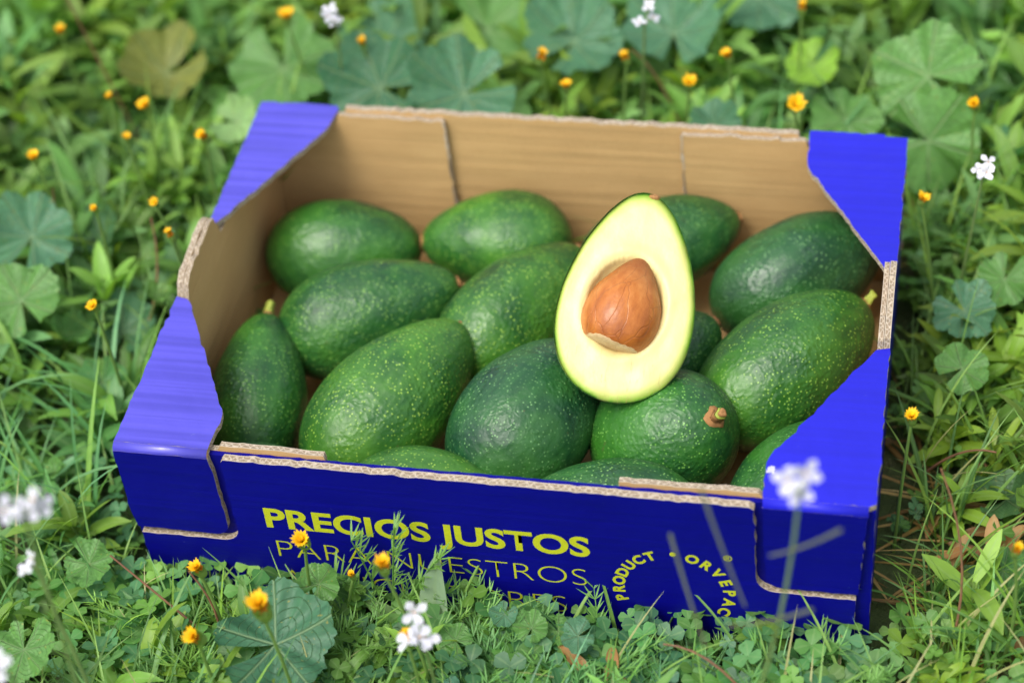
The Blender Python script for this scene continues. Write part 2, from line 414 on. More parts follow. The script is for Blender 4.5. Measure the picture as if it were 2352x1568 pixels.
for i in range(nphi):
    th = 2*math.pi*i/nphi; s = -math.cos(th) ; x = hrad(s)*(1 if math.sin(th) >= 0 else -1)
    outl.append(Vector((x, 0, s*Lh/2)))
for r in range(nr+1):
    q = r/nr
    for p in outl:
        P = pc.lerp(p, q)
        dx, dz = (P.x-pc.x)/prx, (P.z-pc.z)/prz; dd = math.hypot(dx, dz)
        y = 0.0
        if dd < 1.0: y = -.012*math.sqrt(max(0, 1-dd*dd))
        y -= .0004*math.exp(-((dd-1.03)/.05)**2)
        y += .0008*math.exp(-((dd-1.18)/.12)**2)
        y -= .0022*max(0, (q-.90)/.10)**2
        y += .0007*noise.noise(P*90)
        vs.append((P.x*(1.0 if q < 1 else 1.003), y, P.z)); ed.append(q)
for r in range(nr):
    for i in range(nphi):
        j = (i+1) % nphi
        fs.append((r*nphi+i, r*nphi+j, (r+1)*nphi+j, (r+1)*nphi+i))
m = bpy.data.meshes.new('flesh'); m.from_pydata(vs, [], fs); m.materials.append(flesh_m)
at = m.attributes.new('edge', 'FLOAT', 'POINT'); at.data.foreach_set('value', ed)
m.polygons.foreach_set('use_smooth', [True]*len(fs)); link(bpy.data.objects.new('flesh', m), half)
Lp, Dp = .0580, .0435
def prad(s):
    return Dp/2*((1-s*s)**.5)*(1-.32*s)/1.05*(1-.30*max(0, s-.2)**1.1)
vs, fs = revolve(40, 56, prad, Lp, .0012, 5)
vs = [(x, y*.92, z if z > -.0236 else -.0236+(z+.0236)*.30) for x, y, z in vs]
m = bpy.data.meshes.new('pit'); m.from_pydata(vs, [], fs); m.materials.append(pit_m)
m.polygons.foreach_set('use_smooth', [True]*len(fs)); o = bpy.data.objects.new('pit', m); link(o, half)
o.location = (pc.x, -.0035, pc.z+.0003); o.rotation_euler = (0, math.radians(10), 0)
vs, fs = revolve(8, 12, lambda s: .0035*math.sqrt(max(0, 1-s*s)), .004, .0004, 2)
m = bpy.data.meshes.new('stem_scar'); m.from_pydata(vs, [], fs); m.materials.append(scar_m)
o = bpy.data.objects.new('stem_scar', m); link(o, half); o.location = (.004, -.003, Lh/2-.0015)

# ------------------------------------------------------------------ foliage toolkit (all quads)
class G:
    def __init__(s, v, f, uv, col): s.v, s.f, s.uv, s.c = np.asarray(v, float), np.asarray(f, int), np.asarray(uv, float), np.asarray(col, float)
def join(gs):
    off = 0; F = []
    for g in gs: F.append(g.f+off); off += len(g.v)
    return G(np.concatenate([g.v for g in gs]), np.concatenate(F), np.concatenate([g.uv for g in gs]), np.concatenate([g.c for g in gs]))
def rotz(a): c, s = math.cos(a), math.sin(a); return np.array([[c, -s, 0], [s, c, 0], [0, 0, 1.]])
def rotx(a): c, s = math.cos(a), math.sin(a); return np.array([[1, 0, 0], [0, c, -s], [0, s, c]])
def roty(a): c, s = math.cos(a), math.sin(a); return np.array([[c, 0, s], [0, 1, 0], [-s, 0, c]])
def xf(g, R=None, t=(0, 0, 0), s=1, cm=None):
    v = g.v*s
    if R is not None: v = v @ R.T
    return G(v+np.array(t), g.f, g.uv, g.c if cm is None else g.c*np.array(cm))
def grid_faces(nu, nv, wrap=False):
    F = []
    for i in range(nv-1):
        for j in range(nu if wrap else nu-1):
            k = (j+1) % nu; F.append((i*nu+j, i*nu+k, (i+1)*nu+k, (i+1)*nu+j))
    return F
def leaf(L, W, p0, p1, fold=.25, n=7, col=(.1, .2, .04), shape=1.0, wave=0):
    V, UV = [], []; y = z = 0; ds = L/(n-1)
    for i in range(n):
        t = i/(n-1); w = W/2*(math.sin(math.pi*min(1, (t**shape)*.97+.03))**.8)+W*.04
        if i == n-1: w = W*.03
        p = p0+(p1-p0)*t
        up = w*fold+wave*math.sin(t*9)*w; nz, ny = math.cos(p), -math.sin(p)
        for sx in (-1, 0, 1):
            e = abs(sx)*up
            V.append((sx*w, y+ny*e, z+nz*e)); UV.append((.5+.5*sx, t))
        y += math.cos(p)*ds; z += math.sin(p)*ds
    return G(V, grid_faces(3, n), UV, [col]*len(V))
def tube(pts, r0, r1, col, n=5):
    pts = [np.array(p, float) for p in pts]; V = []; m = len(pts)
    for i, p in enumerate(pts):
        d = pts[min(i+1, m-1)]-pts[max(i-1, 0)]; d /= (np.linalg.norm(d)+1e-9)
        a = np.cross(d, [1, 0, .1]); a /= np.linalg.norm(a); b = np.cross(d, a); r = r0+(r1-r0)*i/(m-1)
        for j in range(n):
            t = 2*math.pi*j/n; V.append(p+r*(a*math.cos(t)+b*math.sin(t)))
    return G(V, grid_faces(n, m, True), [(.2, .5)]*len(V), [col]*len(V))
def curve_pts(a, b, sag=(0, 0, 0), n=8):
    a, b, s = map(lambda q: np.array(q, float), (a, b, sag))
    return [a+(b-a)*t+s*4*t*(1-t) for t in np.linspace(0, 1, n)]
def mallow(R, lobes=7, cup=.25, pleat=.05, col=(.03, .10, .05), teeth=.03, nr=8, seg=85, seed=0, notch=.25, ragged=.05):
    V, UV, C = [], [], []; r_ = random.Random(seed)
    ph = r_.random()*6
    lobe_amp = [r_.uniform(.72, 1.10) for _ in range(12)]
    tj = [r_.uniform(-1, 1) for _ in range(seg)]
    for i in range(nr):
        q = (i+.02)/(nr-1)
        for j in range(seg):
            th = -math.pi+notch+(2*math.pi-2*notch)*j/(seg-1)
            lb = abs(math.cos(lobes*th/2*1.0))
            li = th*lobes/(2*math.pi)+5.5; l0 = int(li); la = lobe_amp[l0 % 12]
            edge_ = R*(.80+.20*lb**.6*la+ragged*math.sin(2*th+ph)*.8)*(.94+.06*la)
            rad = edge_*(1+teeth*tj[j])*(1-.10*math.exp(-((abs(th)-math.pi+notch)/.3)**2)) if i == nr-1 else edge_
            x, y = rad*q*math.sin(th), rad*q*math.cos(th)
            z = R*cup*q*q + R*pleat*math.cos(lobes*th)*q + R*.16*q*q*math.sin(2*th+ph) + R*.09*q*q*math.sin(3*th+ph*2) + R*.04*q*math.sin(11*th+ph)*q
            V.append((x, y, z)); UV.append((th*lobes/(2*math.pi)+.5+10, q)); k = .85+.30*r_.random(); C.append([c*k for c in col])
    return G(V, grid_faces(seg, nr), UV, C)

def make_foliage(name, mode):
    t = NT(name); at = t.add('ShaderNodeAttribute', attribute_name='Col'); col = at.outputs['Color']
    o = t.obj(); uv = t.add('ShaderNodeUVMap').outputs[0]; sp = t.add('ShaderNodeSeparateXYZ'); t.link(uv, sp.inputs[0])
    nz = t.noise(o, 120, 2, .6)
    col = t.mix(t.math('MULTIPLY', nz, .6), col, t.mix(1.0, col, (1.8, 1.55, 1.15, 1), 'MULTIPLY'))
    if mode == 'mallow':
        fr = t.math('ABSOLUTE', t.math('SUBTRACT', t.math('FRACT', sp.outputs[0]), .5))
        d = t.math('MULTIPLY', fr, sp.outputs[1])
        vein = t.ramp(d, [(.006, (1, 1, 1)), (.026, (0, 0, 0))])
        side_ = t.math('FRACT', t.math('ADD', t.math('MULTIPLY', sp.outputs[1], 6.0), t.math('MULTIPLY', fr, -4.0)))
        sv = t.ramp(t.math('ABSOLUTE', t.math('SUBTRACT', side_, .5)), [(.0, (1, 1, 1)), (.07, (0, 0, 0))])
        vein = t.math('MAXIMUM', vein, t.math('MULTIPLY', sv, .5))
        col = t.mix(t.math('MULTIPLY', vein, .5), col, (.30, .42, .20))
        sk = t.ramp(t.noise(o, 420, 2, .6), [(.66, (0, 0, 0)), (.71, (1, 1, 1))])
        col = t.mix(t.math('MULTIPLY', sk, .5), col, (.42, .36, .06))
        h = t.math('ADD', t.math('MULTIPLY', vein, -1.0), nz); t.link(t.bump(h, .8, .0014), t.b.inputs['Normal'])
    else:
        d = t.math('ABSOLUTE', t.math('SUBTRACT', sp.outputs[0], .5))
        vein = t.ramp(d, [(.03, (1, 1, 1)), (.10, (0, 0, 0))])
        col = t.mix(t.math('MULTIPLY', vein, .25), col, (.30, .44, .18))
        t.link(t.bump(nz, .5, .001), t.b.inputs['Normal'])
    t.link(col, t.b.inputs['Base Color'])
    t.b.inputs['Roughness'].default_value = .48; t.b.inputs['Specular IOR Level'].default_value = .45
    tr = t.add('ShaderNodeBsdfTranslucent'); t.link(t.mix(1.0, col, (1.5, 1.5, .6, 1), 'MULTIPLY'), tr.inputs[0])
    mx = t.add('ShaderNodeMixShader'); mx.inputs[0].default_value = .32
    t.link(t.b.outputs[0], mx.inputs[1]); t.link(tr.outputs[0], mx.inputs[2]); t.link(mx.outputs[0], t.out.inputs[0])
    return t.m
fol_leaf, fol_mallow = make_foliage('leaf_green', 'leaf'), make_foliage('mallow_green', 'mallow')

def build(name, g, mat, parent=None, smooth=True, lnk=True):
    m = bpy.data.meshes.new(name); n, k = len(g.v), len(g.f)
    m.vertices.add(n); m.vertices.foreach_set('co', g.v.astype(np.float32).ravel())
    m.loops.add(k*4); m.loops.foreach_set('vertex_index', g.f.astype(np.int32).ravel())
    m.polygons.add(k); m.polygons.foreach_set('loop_start', np.arange(0, k*4, 4, dtype=np.int32))
    m.update(calc_edges=True)
    uv = m.uv_layers.new(name='UVMap'); uv.data.foreach_set('uv', g.uv[g.f.ravel()].astype(np.float32).ravel())
    a = m.attributes.new('Col', 'FLOAT_COLOR', 'POINT')
    a.data.foreach_set('color', np.c_[np.clip(g.c, 0, 1), np.ones(n)].astype(np.float32).ravel())
    m.polygons.foreach_set('use_smooth', [smooth]*k); m.materials.append(mat)
    m.validate()
    if not lnk: return m
    return link(bpy.data.objects.new(name, m), parent)

GREENS = [(.120, .265, .040), (.090, .230, .048), (.145, .290, .042), (.075, .200, .055), (.175, .320, .050), (.10, .24, .075), (.12, .26, .095)]
def vg(r, k=.18):
    c = r.choice(GREENS); s = 1+r.uniform(-k, k)*1.3; return tuple(x*s for x in c)
def bush(seed):
    r = random.Random(seed); gs = []; base = vg(r)
    n = r.randint(9, 14); hh = r.uniform(.02, .060); lx, ly = r.uniform(-.015, .015), r.uniform(-.015, .015)
    gs.append(tube(curve_pts((0, 0, -.01), (lx, ly, hh)), .0013, .0009, (.14, .24, .07), 4))
    for i in range(n):
        t = (i+1)/n; k = r.uniform(.75, 1.3); cc = tuple(x*k for x in base)
        g = leaf(r.uniform(.026, .058), r.uniform(.007, .0125), r.uniform(.5, 1.35), r.uniform(-.5, .7), r.uniform(.1, .45), 7, cc, r.uniform(.8, 1.35), r.uniform(0, .25))
        gs.append(xf(g, rotz(i*2.4+r.uniform(-.4, .4)) @ roty(r.uniform(-.3, .3)), (lx*t, ly*t, hh*t*.95)))
    return join(gs)
def rosette(seed):
    r = random.Random(seed); gs = []; base = vg(r, .1); n = r.randint(5, 8)
    for i in range(n):
        k = r.uniform(.8, 1.25); cc = tuple(x*k for x in base)
        g = leaf(r.uniform(.050, .085), r.uniform(.012, .020), r.uniform(.6, 1.3), r.uniform(-.7, .3), r.uniform(.1, .35), 10, cc, r.uniform(1.0, 1.5), r.uniform(.05, .3))
        gs.append(xf(g, rotz(i*6.28/n+r.uniform(-.5, .5)) @ roty(r.uniform(-.3, .3)), (0, 0, 0)))
    return join(gs)
def tuft(seed, dry=False, flat=False):
    r = random.Random(seed); gs = []
    for i in range(r.randint(9, 16)):
        c = vg(r) if not dry else r.choice([(.38, .29, .14), (.28, .20, .09), (.45, .37, .20), (.20, .13, .06)])
        p0 = r.uniform(.9, 1.5) if not flat else r.uniform(.02, .35)
        g = leaf(r.uniform(.04, .11), r.uniform(.0012, .0030), p0, p0-r.uniform(.2, 1.6) if not flat else r.uniform(-.25, .1), .3, 7, c, .7)
        gs.append(xf(g, rotz(r.uniform(0, 6.28)), (r.uniform(-.014, .014), r.uniform(-.014, .014), 0)))
    return join(gs)
def clover(seed):
    r = random.Random(seed); gs = []
    for i in range(r.randint(5, 9)):
        px, py, h = r.uniform(-.022, .022), r.uniform(-.022, .022), r.uniform(.008, .028)
        gs.append(tube(curve_pts((px*.3, py*.3, -.005), (px, py, h), (0, 0, 0), 4), .0006, .0005, (.10, .20, .05), 3))
        c = vg(r); c = (c[0]*.75, c[1]*.85, c[2]*1.1); s = r.uniform(.004, .008); a0 = r.uniform(0, 6.28)
        R0 = rotx(r.uniform(-.5, .5)) @ roty(r.uniform(-.5, .5))
        for q in range(3):
            g = leaf(s, s*.95, .25, -.1, .12, 5, c, 1.5)
            gs.append(xf(g, R0 @ rotz(a0+q*2.094), (px, py, h)))
    return join(gs)
def feather(seed):
    r = random.Random(seed); gs = []
    for s in range(r.randint(3, 5)):
        a = r.uniform(0, 6.28); L = r.uniform(.035, .065); c = (.13, .29, .065)
        st = curve_pts((0, 0, 0), (math.cos(a)*L*.55, math.sin(a)*L*.55, L*.8), (0, 0, L*.08), 8)
        gs.append(tube(st, .0006, .0003, c, 3))
        for p in st[2:]:
            for sgn in (-1, 1):
                for q in (0, 1):
                    g = leaf(r.uniform(.008, .015), .0010, r.uniform(.2, .9), r.uniform(.4, 1.2), .2, 4, c, .8)
                    gs.append(xf(g, rotz(a-1.57+sgn*(.6+.5*q)), p))
    return join(gs)
def small_mallow(seed):
    r = random.Random(seed); gs = []
    for i in range(r.randint(2, 4)):
        R = r.uniform(.008, .021); px, py, h = r.uniform(-.025, .025), r.uniform(-.025, .025), r.uniform(.02, .05)
        c = r.choice([(.080, .215, .06), (.06, .17, .08), (.14, .29, .05), (.11, .25, .05)])
        g = mallow(R, r.choice([5, 7]), r.uniform(-.15, .5), .10, c, .05, 5, 43, seed*7+i)
        gs.append(xf(g, rotz(r.uniform(0, 6.28)) @ rotx(r.uniform(-.7, .7)), (px, py, h)))
        gs.append(tube(curve_pts((px*.2, py*.2, -.005), (px, py, h), (0, 0, .004), 5), .0010, .0007, (.14, .22, .06), 4))
    return join(gs)
P_b = [bush(i) for i in range(18)]; P_t = [tuft(100+i) for i in range(12)]; P_c = [clover(200+i) for i in range(8)]
P_f = [feather(300+i) for i in range(6)]; P_m = [small_mallow(400+i) for i in range(12)]; P_d = [tuft(500+i, True, True) for i in range(6)]
P_r = [rosette(600+i) for i in range(10)]

def clear(x, y, m, mf=None):
    return abs(x) > .2+m or y > .1475+m or y < -.150-(mf if mf is not None else m)
def hgt(x, y):
    return .006*noise.noise(Vector((x*4, y*4, 0)))-.006
def scatter(protos, n, x0, x1, y0, y1, margin, smin, smax, dens=None, tint=.2, cap=None, mf=None):
    gs = []
    for i in range(n):
        x, y = rnd.uniform(x0, x1), rnd.uniform(y0, y1)
        if not clear(x, y, margin, mf): continue
        if dens and rnd.random() > dens(x, y): continue
        s = rnd.uniform(smin, smax)
        if cap: s *= cap(x, y)
        k = rnd.uniform(1-tint, 1+tint)*(1+.35*noise.noise(Vector((x*9, y*9, 5)))); w = rnd.uniform(-.10, .10)+.22*noise.noise(Vector((x*6, y*6, 9)))
        gs.append(xf(rnd.choice(protos), rotz(rnd.uniform(0, 6.28)), (x, y, hgt(x, y)), s, (k*(1+w), k, k*(1-2.0*w))))
    return join(gs)
front_zone = lambda x, y: y < -.13 and -.24 < x < .33
def d_bush(x, y):
    if front_zone(x, y): return .16
    if x > .2 and y < .0: return .32
    return .6+.4*max(0, min(1, .5+1.5*noise.noise(Vector((x*7+3, y*7, 1)))))
def cap_b(x, y):
    d = max(abs(x)-.2, (y-.148) if y > 0 else (-.148-y)); k = .65+2.0*min(max(d, 0), .25)
    if y < -.14: k = min(k, .55 if y > -.23 else .75)
    return min(k, 1.15)
X0, X1, Y0, Y1 = -.80, .70, -.62, .82
one = lambda x, y: 1.0
build('leafy_meadow_plants', join([scatter(P_b, 4600, X0, X1, Y0, Y1, .028, .75, 1.25, d_bush, .25, cap_b, .040),
                                   scatter(P_b, 44, -.20, .12, -.25, -.185, .0, .50, .80, one, .25),
                                   scatter(P_r, 460, X0, X1, Y0, Y1, .055, .75, 1.2, lambda x, y: .25 if (front_zone(x, y) or (x > .2 and y < 0)) else .8, .25, lambda x, y: cap_b(x, y)*.95, .11)]), fol_leaf)
capg = lambda x, y: .55 if (-.24 < y < -.14 and abs(x) < .25) else 1
build('grass', join([scatter(P_t, 2400, X0, X1, Y0, Y1, .012, .6, 1.15, lambda x, y: .95 if (y < -.1 or x > .2) else .45, .25, capg),
                     scatter(P_t, 60, -.22, .22, -.26, -.175, .0, .5, .75, one, .25),
                     scatter(P_f, 110, -.20, .19, -.25, -.172, .0, .55, .95, one, .25),
                     scatter(P_f, 900, X0, X1, Y0, Y1, .02, .6, 1.1, lambda x, y: .95 if y < -.1 else .25, .2, lambda x, y: .6 if y > -.22 and y < 0 else 1)]), fol_leaf)
build('clover', join([scatter(P_c, 2600, X0, X1, Y0, Y1, .006, .8, 1.35, lambda x, y: .9 if (y < -.1 or x > .2) else .4, .25),
                      scatter(P_c, 170, -.21, .20, -.25, -.160, .0, 1.0, 1.5, one, .25)]), fol_leaf)
build('dry_grass', scatter(P_d, 900, X0, X1, Y0, Y1, .01, .5, 1.1, lambda x, y: .9 if (x > .15 and y < .05) else .14, .3), fol_leaf)
build('small_mallow_leaves', join([scatter(P_m, 620, X0, X1, Y0, Y1, .03, .7, 1.15, lambda x, y: (.4 if y < .1 else .7), .2, lambda x, y: .5 if (-.24 < y < -.1 and abs(x) < .25) else 1),
                                   scatter(P_m, 26, -.14, .10, -.235, -.185, .0, .55, .85, one, .25)]), fol_mallow)

# surrounding meadow tiles (linked copies)
meadow = empty('grass_meadow')
tile = []
for _ in range(1000): tile.append(xf(rnd.choice(P_b), rotz(rnd.uniform(0, 6.28)), (rnd.uniform(-.5, .5), rnd.uniform(-.5, .5), -.006), rnd.uniform(.9, 1.4), (rnd.uniform(.8, 1.2),)*3))
for _ in range(350): tile.append(xf(rnd.choice(P_t), rotz(rnd.uniform(0, 6.28)), (rnd.uniform(-.5, .5), rnd.uniform(-.5, .5), -.006), rnd.uniform(.8, 1.4)))
for _ in range(100): tile.append(xf(rnd.choice(P_m), rotz(rnd.uniform(0, 6.28)), (rnd.uniform(-.5, .5), rnd.uniform(-.5, .5), -.002), rnd.uniform(.9, 1.6)))
tm = build('meadow_tile', join(tile), fol_leaf, lnk=False)
for ix in range(-3, 4):
    for iy in range(-2, 5):
        cx_, cy_ = -.05+ix*1.0, .10+iy*1.0
        if ix == 0 and iy == 0: continue
        o = bpy.data.objects.new('tile_%d_%d' % (ix+4, iy+3), tm); link(o, meadow)
        px = cx_+(.25 if ix > 0 else -.25 if ix < 0 else 0); py = cy_+(.22 if iy > 0 else -.22 if iy < 0 else 0)
        o.location = (px, py, 0); o.rotation_euler = (0, 0, rnd.choice([0, 1, 2, 3])*math.pi/2)

# ground sheet
def make_ground():
    t = NT('soil_and_moss'); o = t.obj()
    c = t.ramp(t.noise(o, 9, 4, .65), [(.35, (.045, .075, .022)), (.55, (.070, .10, .032)), (.7, (.17, .125, .07))])
    c = t.mix(t.math('MULTIPLY', t.noise(o, 180, 3, .7), .6), c, (.09, .13, .04))
    t.link(c, t.b.inputs['Base Color']); t.b.inputs['Roughness'].default_value = .95
    t.link(t.bump(t.noise(o, 120, 4, .7), .8, .01), t.b.inputs['Normal'])
    return t.m
N = 121; lin_ = np.linspace(-1, 1, N); g = np.sinh(lin_*6)/np.sinh(6)*45
vs = [(x, y, hgt(x, y) - .003) for y in g for x in g]
fs = [(i*N+j, i*N+j+1, (i+1)*N+j+1, (i+1)*N+j) for i in range(N-1) for j in range(N-1)]
m = bpy.data.meshes.new('ground'); m.from_pydata(vs, [], fs); m.materials.append(make_ground()); m.polygons.foreach_set('use_smooth', [True]*len(fs))
link(bpy.data.objects.new('ground', m))

# ------------------------------------------------------------------ big mallow plants
def mallow_plant(x, y, z, R, col, tilt=.5, yaw=0, lobes=7, cup=.2, seed=0, roll=0, pleat=.08):
    g = mallow(R, lobes, cup, pleat, col, .035, 10, 113, seed)
    Rm = rotz(yaw) @ rotx(tilt) @ roty(roll) @ rotz(seed*1.1)
    st = tube(curve_pts((x+.02*math.sin(seed), y+.03, -.01), (x, y, z-.0005), (0, .008, 0), 7), .0016, .0011, (.15, .22, .08), 6)
    return build('mallow_plant', join([xf(g, Rm, (x, y, z)), st]), fol_mallow)
TE, DT, YG, MG = (.075, .205, .120), (.050, .155, .085), (.22, .43, .05), (.10, .25, .065)
for a_ in [(-.140, .206, .085, .038, DT, .55, .3, 7, .25, 1, -.25), (-.084, .204, .085, .038, TE, .55, -.2, 7, .25, 2, .25), (-.223, .252, .06, .040, MG, .35, .2, 7, .1, 3), (-.095, .321, .05, .034, MG, .5, 0, 5, .2, 4),
           (-.026, .285, .07, .036, TE, .4, .1, 7, .35, 5), (.039, .300, .07, .034, TE, .3, -.2, 7, .3, 6), (.209, .240, .09, .037, MG, .9, -.4, 5, .0, 7), (.212, .207, .065, .035, MG, 1.1, -.2, 5, -.1, 27),
           (.133, .286, .06, .019, YG, .5, 0, 7, .3, 8), (.159, .230, .06, .024, MG, .5, .3, 7, .1, 9), (-.234, .181, .07, .017, (.24, .42, .18), .6, 0, 7, .4, 10), (-.332, .057, .07, .029, TE, .5, .4, 7, .2, 11),
           (-.324, .010, .06, .027, MG, .5, 0, 5, .1, 12), (-.304, .241, .06, .032, (.17, .20, .05), .4, .5, 5, .6, 13, 0), (.262, .099, .05, .018, MG, .5, 0, 7, .1, 14), (.240, .075, .045, .020, TE, .4, 0, 7, .1, 15),
           (-.102, -.215, .046, .034, DT, .25, .2, 5, .15, 16), (.027, -.180, .036, .010, MG, .4, 0, 7, .2, 17), (-.012, -.190, .032, .010, MG, .4, 0, 5, .2, 18), (.052, -.182, .036, .010, TE, .4, 0, 5, .2, 19), (.012, -.176, .040, .008, TE, .4, 0, 5, .2, 31), (.040, -.176, .030, .009, MG, .4, 0, 5, .2, 32),
           (-.227, -.245, .06, .019, MG, .3, 0, 7, .2, 20), (-.222, -.170, .04, .015, MG, .3, 0, 7, .2, 21), (.240, .022, .05, .016, MG, .5, 0, 5, .1, 22), (.078, .205, .07, .018, TE, .6, 0, 7, .2, 23),
           (-.165, .30, .05, .034, TE, .4, 0, 7, .2, 24), (.09, .36, .06, .034, TE, .4, 0, 7, .2, 25), (-.05, .38, .06, .032, MG, .4, 0, 7, .2, 26), (-.088, -.176, .050, .013, MG, .7, 0, 5, .2, 28)]:
    mallow_plant(*a_)

g = leaf(.066, .016, 1.35, 1.1, .35, 12, (.22, .34, .22), .9, .15)
build('lanceolate_plant', join([xf(g, rotz(-.2), (-.030, -.178, .0)), xf(leaf(.05, .012, .9, .2, .3, 9, (.18, .32, .12)), rotz(1.2), (-.032, -.180, 0))]), fol_leaf)
sp_ = []
for a0, L, tx in ((1.9, .060, 0), (.9, .062, .004), (1.4, .07, .002), (2.5, .045, -.004), (.5, .045, .006)):
    st = curve_pts((-.055, -.165, .0), (-.055+math.cos(a0)*L*.8, -.162, L*1.05*math.sin(a0)+.012), (0, 0, .006), 11)
    sp_.append(tube(st, .0008, .0004, (.11, .25, .06), 4))
    for p in st[4:]:
        for sgn in (-1, 1):
            for q in (0, 1, 2):
                sp_.append(xf(leaf(rnd.uniform(.009, .015), .0011, rnd.uniform(.2, 1.0), rnd.uniform(.5, 1.3), .2, 5, (.15, .32, .07), .8), rotz(rnd.uniform(-3.3, 0.2)), p))
build('feathery_plant', join(sp_), fol_leaf)

# ------------------------------------------------------------------ flowers
yel = simple_mat('yellow_petal', (.82, .47, .008, 1), .5, .3); org = simple_mat('orange_disc', (.72, .20, .01, 1), .7)
wht = simple_mat('white_petal', (.62, .62, .67, 1), .5, .3)
def multi(name, parts):
    g = join([p[0] for p in parts]); m = build(name, g, parts[0][1])
    me_ = m.data; me_.materials.clear(); mats = []
    for p in parts:
        if p[1] not in mats: mats.append(p[1])
    for q in mats: me_.materials.append(q)
    idx = np.concatenate([np.full(len(p[0].f), mats.index(p[1])) for p in parts]).astype(np.int32)
    me_.polygons.foreach_set('material_index', idx); return m
def calendula(x, y, z, r=.006, opening=.8, seed=0):
    q = random.Random(seed); parts = []; lx, ly = q.uniform(-.015, .015), q.uniform(0, .02)
    parts.append((tube(curve_pts((x+lx, y+ly, -.01), (x, y, z-r*.9), (q.uniform(-.004, .004), 0, 0), 8), .0011, .0009, (.17, .30, .08), 5), fol_leaf))
    R0 = rotx(q.uniform(-.1, .5)) @ roty(q.uniform(-.35, .35))
    cup = tube([(0, 0, -r*.9), (0, 0, -r*.7), (0, 0, -r*.2), (0, 0, r*.05)], 1, 1, (.16, .28, .07), 10)
    for i, rad in enumerate((.15, .42, .5, .55)):
        cup.v[i*10:(i+1)*10, :2] *= r*rad
    parts.append((xf(cup, R0, (x, y, z)), fol_leaf))
    for ring_, (n, pit, LL) in enumerate(((14, opening, 1.25), (11, opening+.35, 1.0))):
        for i in range(n):
            g = leaf(r*LL*q.uniform(.85, 1.1), r*.46, pit+.2, pit-.5, -.15, 5, (1, 1, 1), .6)
            parts.append((xf(g, R0 @ rotz(6.283*i/n+ring_*.3+q.uniform(-.1, .1)), np.array((x, y, z))), yel))
    disc = []
    for i in range(26):
        a_, d_ = q.uniform(0, 6.28), r*.42*math.sqrt(q.random())
        disc.append(xf(leaf(r*.35, r*.14, 1.5, 1.3, .4, 4, (1, 1, 1)), rotz(a_), (d_*math.cos(a_), d_*math.sin(a_), r*.05)))
    parts.append((xf(join(disc), R0, (x, y, z)), org))
    multi('calendula_flower', parts)
fl = [(-.210, .243), (-.359, .215), (-.033, .212), (.064, .193), (.021, .216), (.131, .177), (.085, .223), (.126, .278), (-.275, .142), (-.228, .115), (-.278, .110), (-.330, .085), (-.221, .023), (-.247, -.041), (-.275, .042), (.211, .096), (.214, -.078), (.268, -.161), (-.012, .184), (-.152, .219), (-.240, .051), (-.302, .149), (.238, .186)]
rr_ = [.0055, .0045, .0055, .005, .0045, .006, .0045, .0045, .005, .005, .003, .0045, .004, .004, .003, .004, .0045, .004, .004, .004, .003, .003, .0055]
for i, ((x, y), r) in enumerate(zip(fl, rr_)): calendula(x, y, .11, r*1.2, .8+.45*((i*37) % 5)/5, i)
for i, (x, y, z, r) in enumerate([(-.089, -.181, .09, .0072), (-.087, -.249, .12, .0092), (-.034, -.216, .12, .0064), (-.142, -.198, .08, .006), (-.126, -.248, .09, .0068), (-.019, -.242, .10, .005), (-.068, -.176, .06, .0033)]):
    calendula(x, y, z, r, 1.05, 60+i)
def white_flower(x, y, z, s=.0065, n=3, seed=0, base=None, via=None):
    q = random.Random(seed); parts = []
    pts = curve_pts(base or (x-.01, y+.01, -.01), (x, y, z-.006), via or (0, 0, 0), 12)
    parts.append((tube(pts, .0011, .0008, (.17, .27, .10), 5), fol_leaf))
    for k in range(n):
        ox, oy, oz = (q.uniform(-s, s)*1.0, q.uniform(-s, s), q.uniform(-s*1.2, s*.8))
        R0 = rotx(q.uniform(.0, 1.2)) @ roty(q.uniform(-.7, .7)) @ rotz(q.uniform(0, 3))
        parts.append((tube([(x, y, z-.007), (x+ox*.7, y+oy*.7, z+oz*.5-.002), (x+ox, y+oy, z+oz)], .0006, .0006, (.17, .27, .10), 4), fol_leaf))
        for i in range(4):
            g = leaf(s*q.uniform(.85, 1.1), s*.60, .55, -.15, .2, 6, (1, 1, 1), 1.8)
            parts.append((xf(g, R0 @ rotz(i*math.pi/2+q.uniform(-.15, .15)), (x+ox, y+oy, z+oz)), wht))
        for i in range(4):
            parts.append((xf(leaf(s*.35, s*.10, 1.4, 1.3, .3, 4, (1, 1, 1)), R0 @ rotz(i*1.6), (x+ox, y+oy, z+oz)), yel))
    multi('white_wildflower', parts)
white_flower(-.163, .206, .14, .0055, 4, 1); white_flower(.033, .222, .14, .005, 3, 2); white_flower(.244, .104, .13, .0055, 4, 3)
white_flower(-.008, -.250, .12, .0075, 4, 4, (-.004, -.24, -.01))
white_flower(.170, -.254, .25, .0072, 3, 5, (.108, -.285, -.01), (.012, 0, -.012))
white_flower(-.157, -.305, .25, .0075, 4, 6, (-.145, -.34, -.01)); white_flower(-.158, -.353, .20, .0075, 3, 7, (-.15, -.37, -.01)); white_flower(-.179, -.279, .18, .0045, 2, 8, (-.16, -.29, -.01))
pods = []
for a_, b_ in (((.131, -.268, .150), (.114, -.250, .205)), ((.148, -.262, .175), (.128, -.250, .236)), ((.140, -.262, .160), (.178, -.272, .190)), ((.158, -.257, .205), (.188, -.262, .232))):
    pods.append(tube(curve_pts(a_, b_, (0, 0, -.002), 8), .0005, .0009, (.15, .18, .11), 5))
build('wild_radish_pods', join(pods), fol_leaf)
stalks = []
